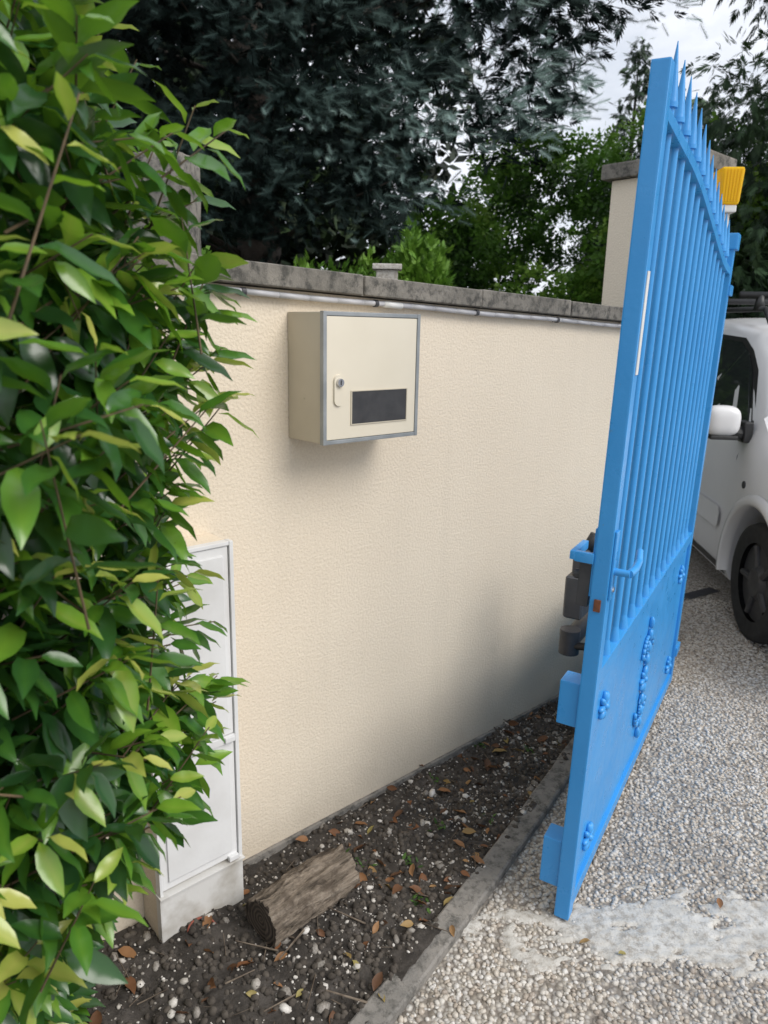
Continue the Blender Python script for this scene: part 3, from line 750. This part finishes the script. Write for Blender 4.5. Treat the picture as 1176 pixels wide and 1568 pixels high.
for (x,y,z) in pads[::12]:
    zt=max(1.8,z-.4); limbs.append(([(T0[0],T0[1],zt),((x+T0[0])/2,(y+T0[1])/2+.4,(z+zt)/2+.2),(x,y,z)],[.04,.02,.006]))
trunk('trunk_and_limbs',[(T0[0],T0[1],0),(T0[0]+.05,T0[1],2.5),(T0[0],T0[1],5),(T0[0],T0[1],9)],[.30,.26,.2,.1],M_bark,ced,limbs)
def lumps(cs,n,jit=.12):
    cs=np.array(cs); w=(cs[:,3]*cs[:,4])+(cs[:,3]*cs[:,5]); k=rng.choice(len(cs),n,p=w/w.sum())
    d=rng.normal(size=(n,3)); d/=np.linalg.norm(d,axis=1,keepdims=True)
    d[:,1]=np.where(d[:,1]>.3,-d[:,1],d[:,1])
    r=1-np.abs(rng.normal(0,jit,n))
    P=cs[k,:3]+d*cs[k,3:6]*r[:,None]; return P,d,k
def leafmass(name,cs,n,T,F,size,mat,droop=-.2,jit=.15,parent=None,ck=.4,upw=.35):
    P,d,k=lumps(cs,n,jit); ok=P[:,2]>.02; P,d,k=P[ok],d[ok],k[ok]; n=len(P)
    dd=d*.8+rng.normal(0,.45,(n,3))+np.array([0,0,droop])
    ct=rng.uniform(0,ck,len(cs))
    nz=np.array([mn.noise(Vector(p)*2.2) for p in P])
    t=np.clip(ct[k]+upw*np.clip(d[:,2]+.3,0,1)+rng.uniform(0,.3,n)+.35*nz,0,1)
    return scatter(name,T,F,P,frames(dd,roll=rng.normal(0,.6,n)),rng.uniform(size[0],size[1],n),t,mat,parent=parent)
M_gb=foliage('bright_leaves',[(0,(.018,.048,.012)),(.35,(.065,.16,.025)),(.7,(.15,.32,.045)),(1,(.27,.45,.075))],.5,.25)
M_dk=foliage('dark_leaves',[(0,(.004,.008,.005)),(.5,(.014,.028,.012)),(1,(.06,.11,.03))],.6,0)
M_th=foliage('thuja_green',[(0,(.025,.06,.01)),(.5,(.08,.19,.02)),(1,(.19,.35,.045))],.55,.2)
M_cy=foliage('cypress_green',[(0,(.012,.026,.014)),(.4,(.035,.07,.032)),(.75,(.07,.13,.055)),(1,(.13,.22,.09))],.6,0)
cs=[]
for i in range(110):
    x=random.uniform(-14,.3); y=random.uniform(11.5,15); z=random.uniform(.5,9.5)
    cs.append((x,y,z,random.uniform(.8,1.5),random.uniform(.6,1.1),random.uniform(.7,1.4)))
leafmass('dark_woodland',cs,12000,cT,cF,(.30,.6),M_dk)
cs=[]
for i in range(105):
    x=random.uniform(.2,6.4); y=random.uniform(8.5,11.5); zt=float(np.interp(x*10/y,[.2,1.2,2.2,3.2,4.2,6],[3.1,3.6,3.9,4.1,4.2,3.6]))
    z=random.uniform(.8,zt-.35); cs.append((x,y,z,random.uniform(.3,.7),random.uniform(.3,.6),random.uniform(.25,.5)))
leafmass('garden_shrubs',cs,20000,cT,cF,(.08,.17),M_gb,ck=.5)
cs=[]
for i in range(60):
    x=random.uniform(-.72,.45) if i%3 else random.uniform(.1,.42); zt=float(np.interp(x,[-.75,-.3,.0,.25,.45],[2.02,2.08,2.12,2.3,2.05]))+random.uniform(-.08,.05)
    cs.append((x,6.0+random.uniform(-.3,.4),zt*.5,.13,.15,zt*.5))
leafmass('thuja_hedge',cs,13000,fT,fF,(.04,.09),M_th,droop=.4,jit=.1)
cs=[(-1.2,4.9,1.85,.10,.10,.11),(-1.26,4.9,1.6,.13,.10,.12),(-1.50,4.6,1.95,.06,.1,.20),(-1.5,4.6,1.65,.09,.1,.20),(-1.0,5.2,1.55,.15,.1,.12)]
leafmass('small_shrub',cs,420,cT,cF,(.07,.11),M_th)
def conifer(name,x0,y0,h,rb,n,mat,size,zb=.3,pw=.75,zmax=99,m=None):
    e=empty(name,Matrix.Identity(4)); cs=[]
    zm=min(h,zmax); m=m or int(zm*13)
    for i in range(m):
        z=zb+(zm-zb)*(i+random.random())/m; rr=rb*(1-z/h)**pw+.04; a=random.uniform(0,6.28) if random.random()<.4 else random.uniform(2.2,5.2); q=random.uniform(.5,.9)*rr
        s=max(.10,rr*.28); cs.append((x0+math.cos(a)*q,y0+math.sin(a)*q,z,s,s,s*.7))
    leafmass('foliage',cs,n,fT,fF,size,mat,droop=-.55,jit=.25,parent=e)
    trunk('trunk',[(x0,y0,0),(x0,y0,h*.95)],[rb*.09+.03,.01],M_bark,e); return e
conifer('cypress_tree',5.35,8.0,15,2.9,36000,M_cy,(.09,.18),pw=.6,zmax=8.0,m=170)
conifer('cypress_tree',7.6,10.5,12,2.4,5000,M_cy,(.2,.4),pw=.6)
conifer('fir_tree',4.15,14.0,6.3,1.1,5000,M_cy,(.10,.2))
conifer('fir_tree',5.9,15.5,5.9,1.4,4000,M_cy,(.14,.26))
cs=[(4.3+random.uniform(-.3,2.3),6.6+random.uniform(-.5,.6),random.uniform(.5,2.3),.4,.4,.4) for i in range(26)]
leafmass('roadside_shrubs',cs,5000,cT,cF,(.09,.18),M_gb,ck=.15)
# ---------------------------------------------------------------- light
az=Vector((.86,-.51)); el=math.radians(44)
w=bpy.data.worlds.new('World'); scene.world=w; w.use_nodes=True; nt=w.node_tree; nt.nodes.clear()
sky=nd(nt,'ShaderNodeTexSky'); sky.sky_type='NISHITA'; sky.sun_disc=False; sky.sun_elevation=el; sky.sun_rotation=math.atan2(az.x,az.y)
sky.air_density=1.0; sky.dust_density=2.5
gc=nd(nt,'ShaderNodeTexCoord').outputs['Generated']
mp=nd(nt,'ShaderNodeMapping',{'Vector':gc,'Scale':(1,1,2.2)}).outputs[0]
cl=ramp(nt,noise(nt,mp,3.2,7,.6),[(.36,(.6,)*3),(.56,(1,1,1))])
col=mixc(nt,cl,sky.outputs[0],(7.6,7.9,8.5))
bg=nd(nt,'ShaderNodeBackground',{'Color':col,'Strength':.13}); wo=nd(nt,'ShaderNodeOutputWorld'); nt.links.new(bg.outputs[0],wo.inputs[0])
sl=bpy.data.lights.new('sun','SUN'); sl.energy=2.6; sl.angle=math.radians(36); sl.color=(1,.96,.90)
so=bpy.data.objects.new('sun',sl); COL.objects.link(so)
dv=Vector((az.x*math.cos(el),az.y*math.cos(el),math.sin(el))); so.rotation_euler=dv.to_track_quat('Z','Y').to_euler()
# ---------------------------------------------------------------- camera
cam=bpy.data.cameras.new('camera'); co=bpy.data.objects.new('camera',cam); COL.objects.link(co); scene.camera=co
p=math.radians(14); r=math.radians(1.2)
fw=Vector((0,math.cos(p),-math.sin(p))); X=Vector((1,0,0)); U=Vector((0,math.sin(p),math.cos(p)))
ri=X*math.cos(r)+U*math.sin(r); up=-X*math.sin(r)+U*math.cos(r)
Mx=Matrix((ri,up,-fw)).transposed().to_4x4(); Mx.translation=Vector((0,0,1.55)); co.matrix_world=Mx
cam.sensor_fit='VERTICAL'; cam.sensor_height=36; cam.lens=26.0; cam.clip_start=.05; cam.clip_end=600
cam.dof.use_dof=True; cam.dof.focus_distance=2.0; cam.dof.aperture_fstop=5
scene.view_settings.view_transform='Standard'; scene.view_settings.look='None'; scene.view_settings.exposure=0
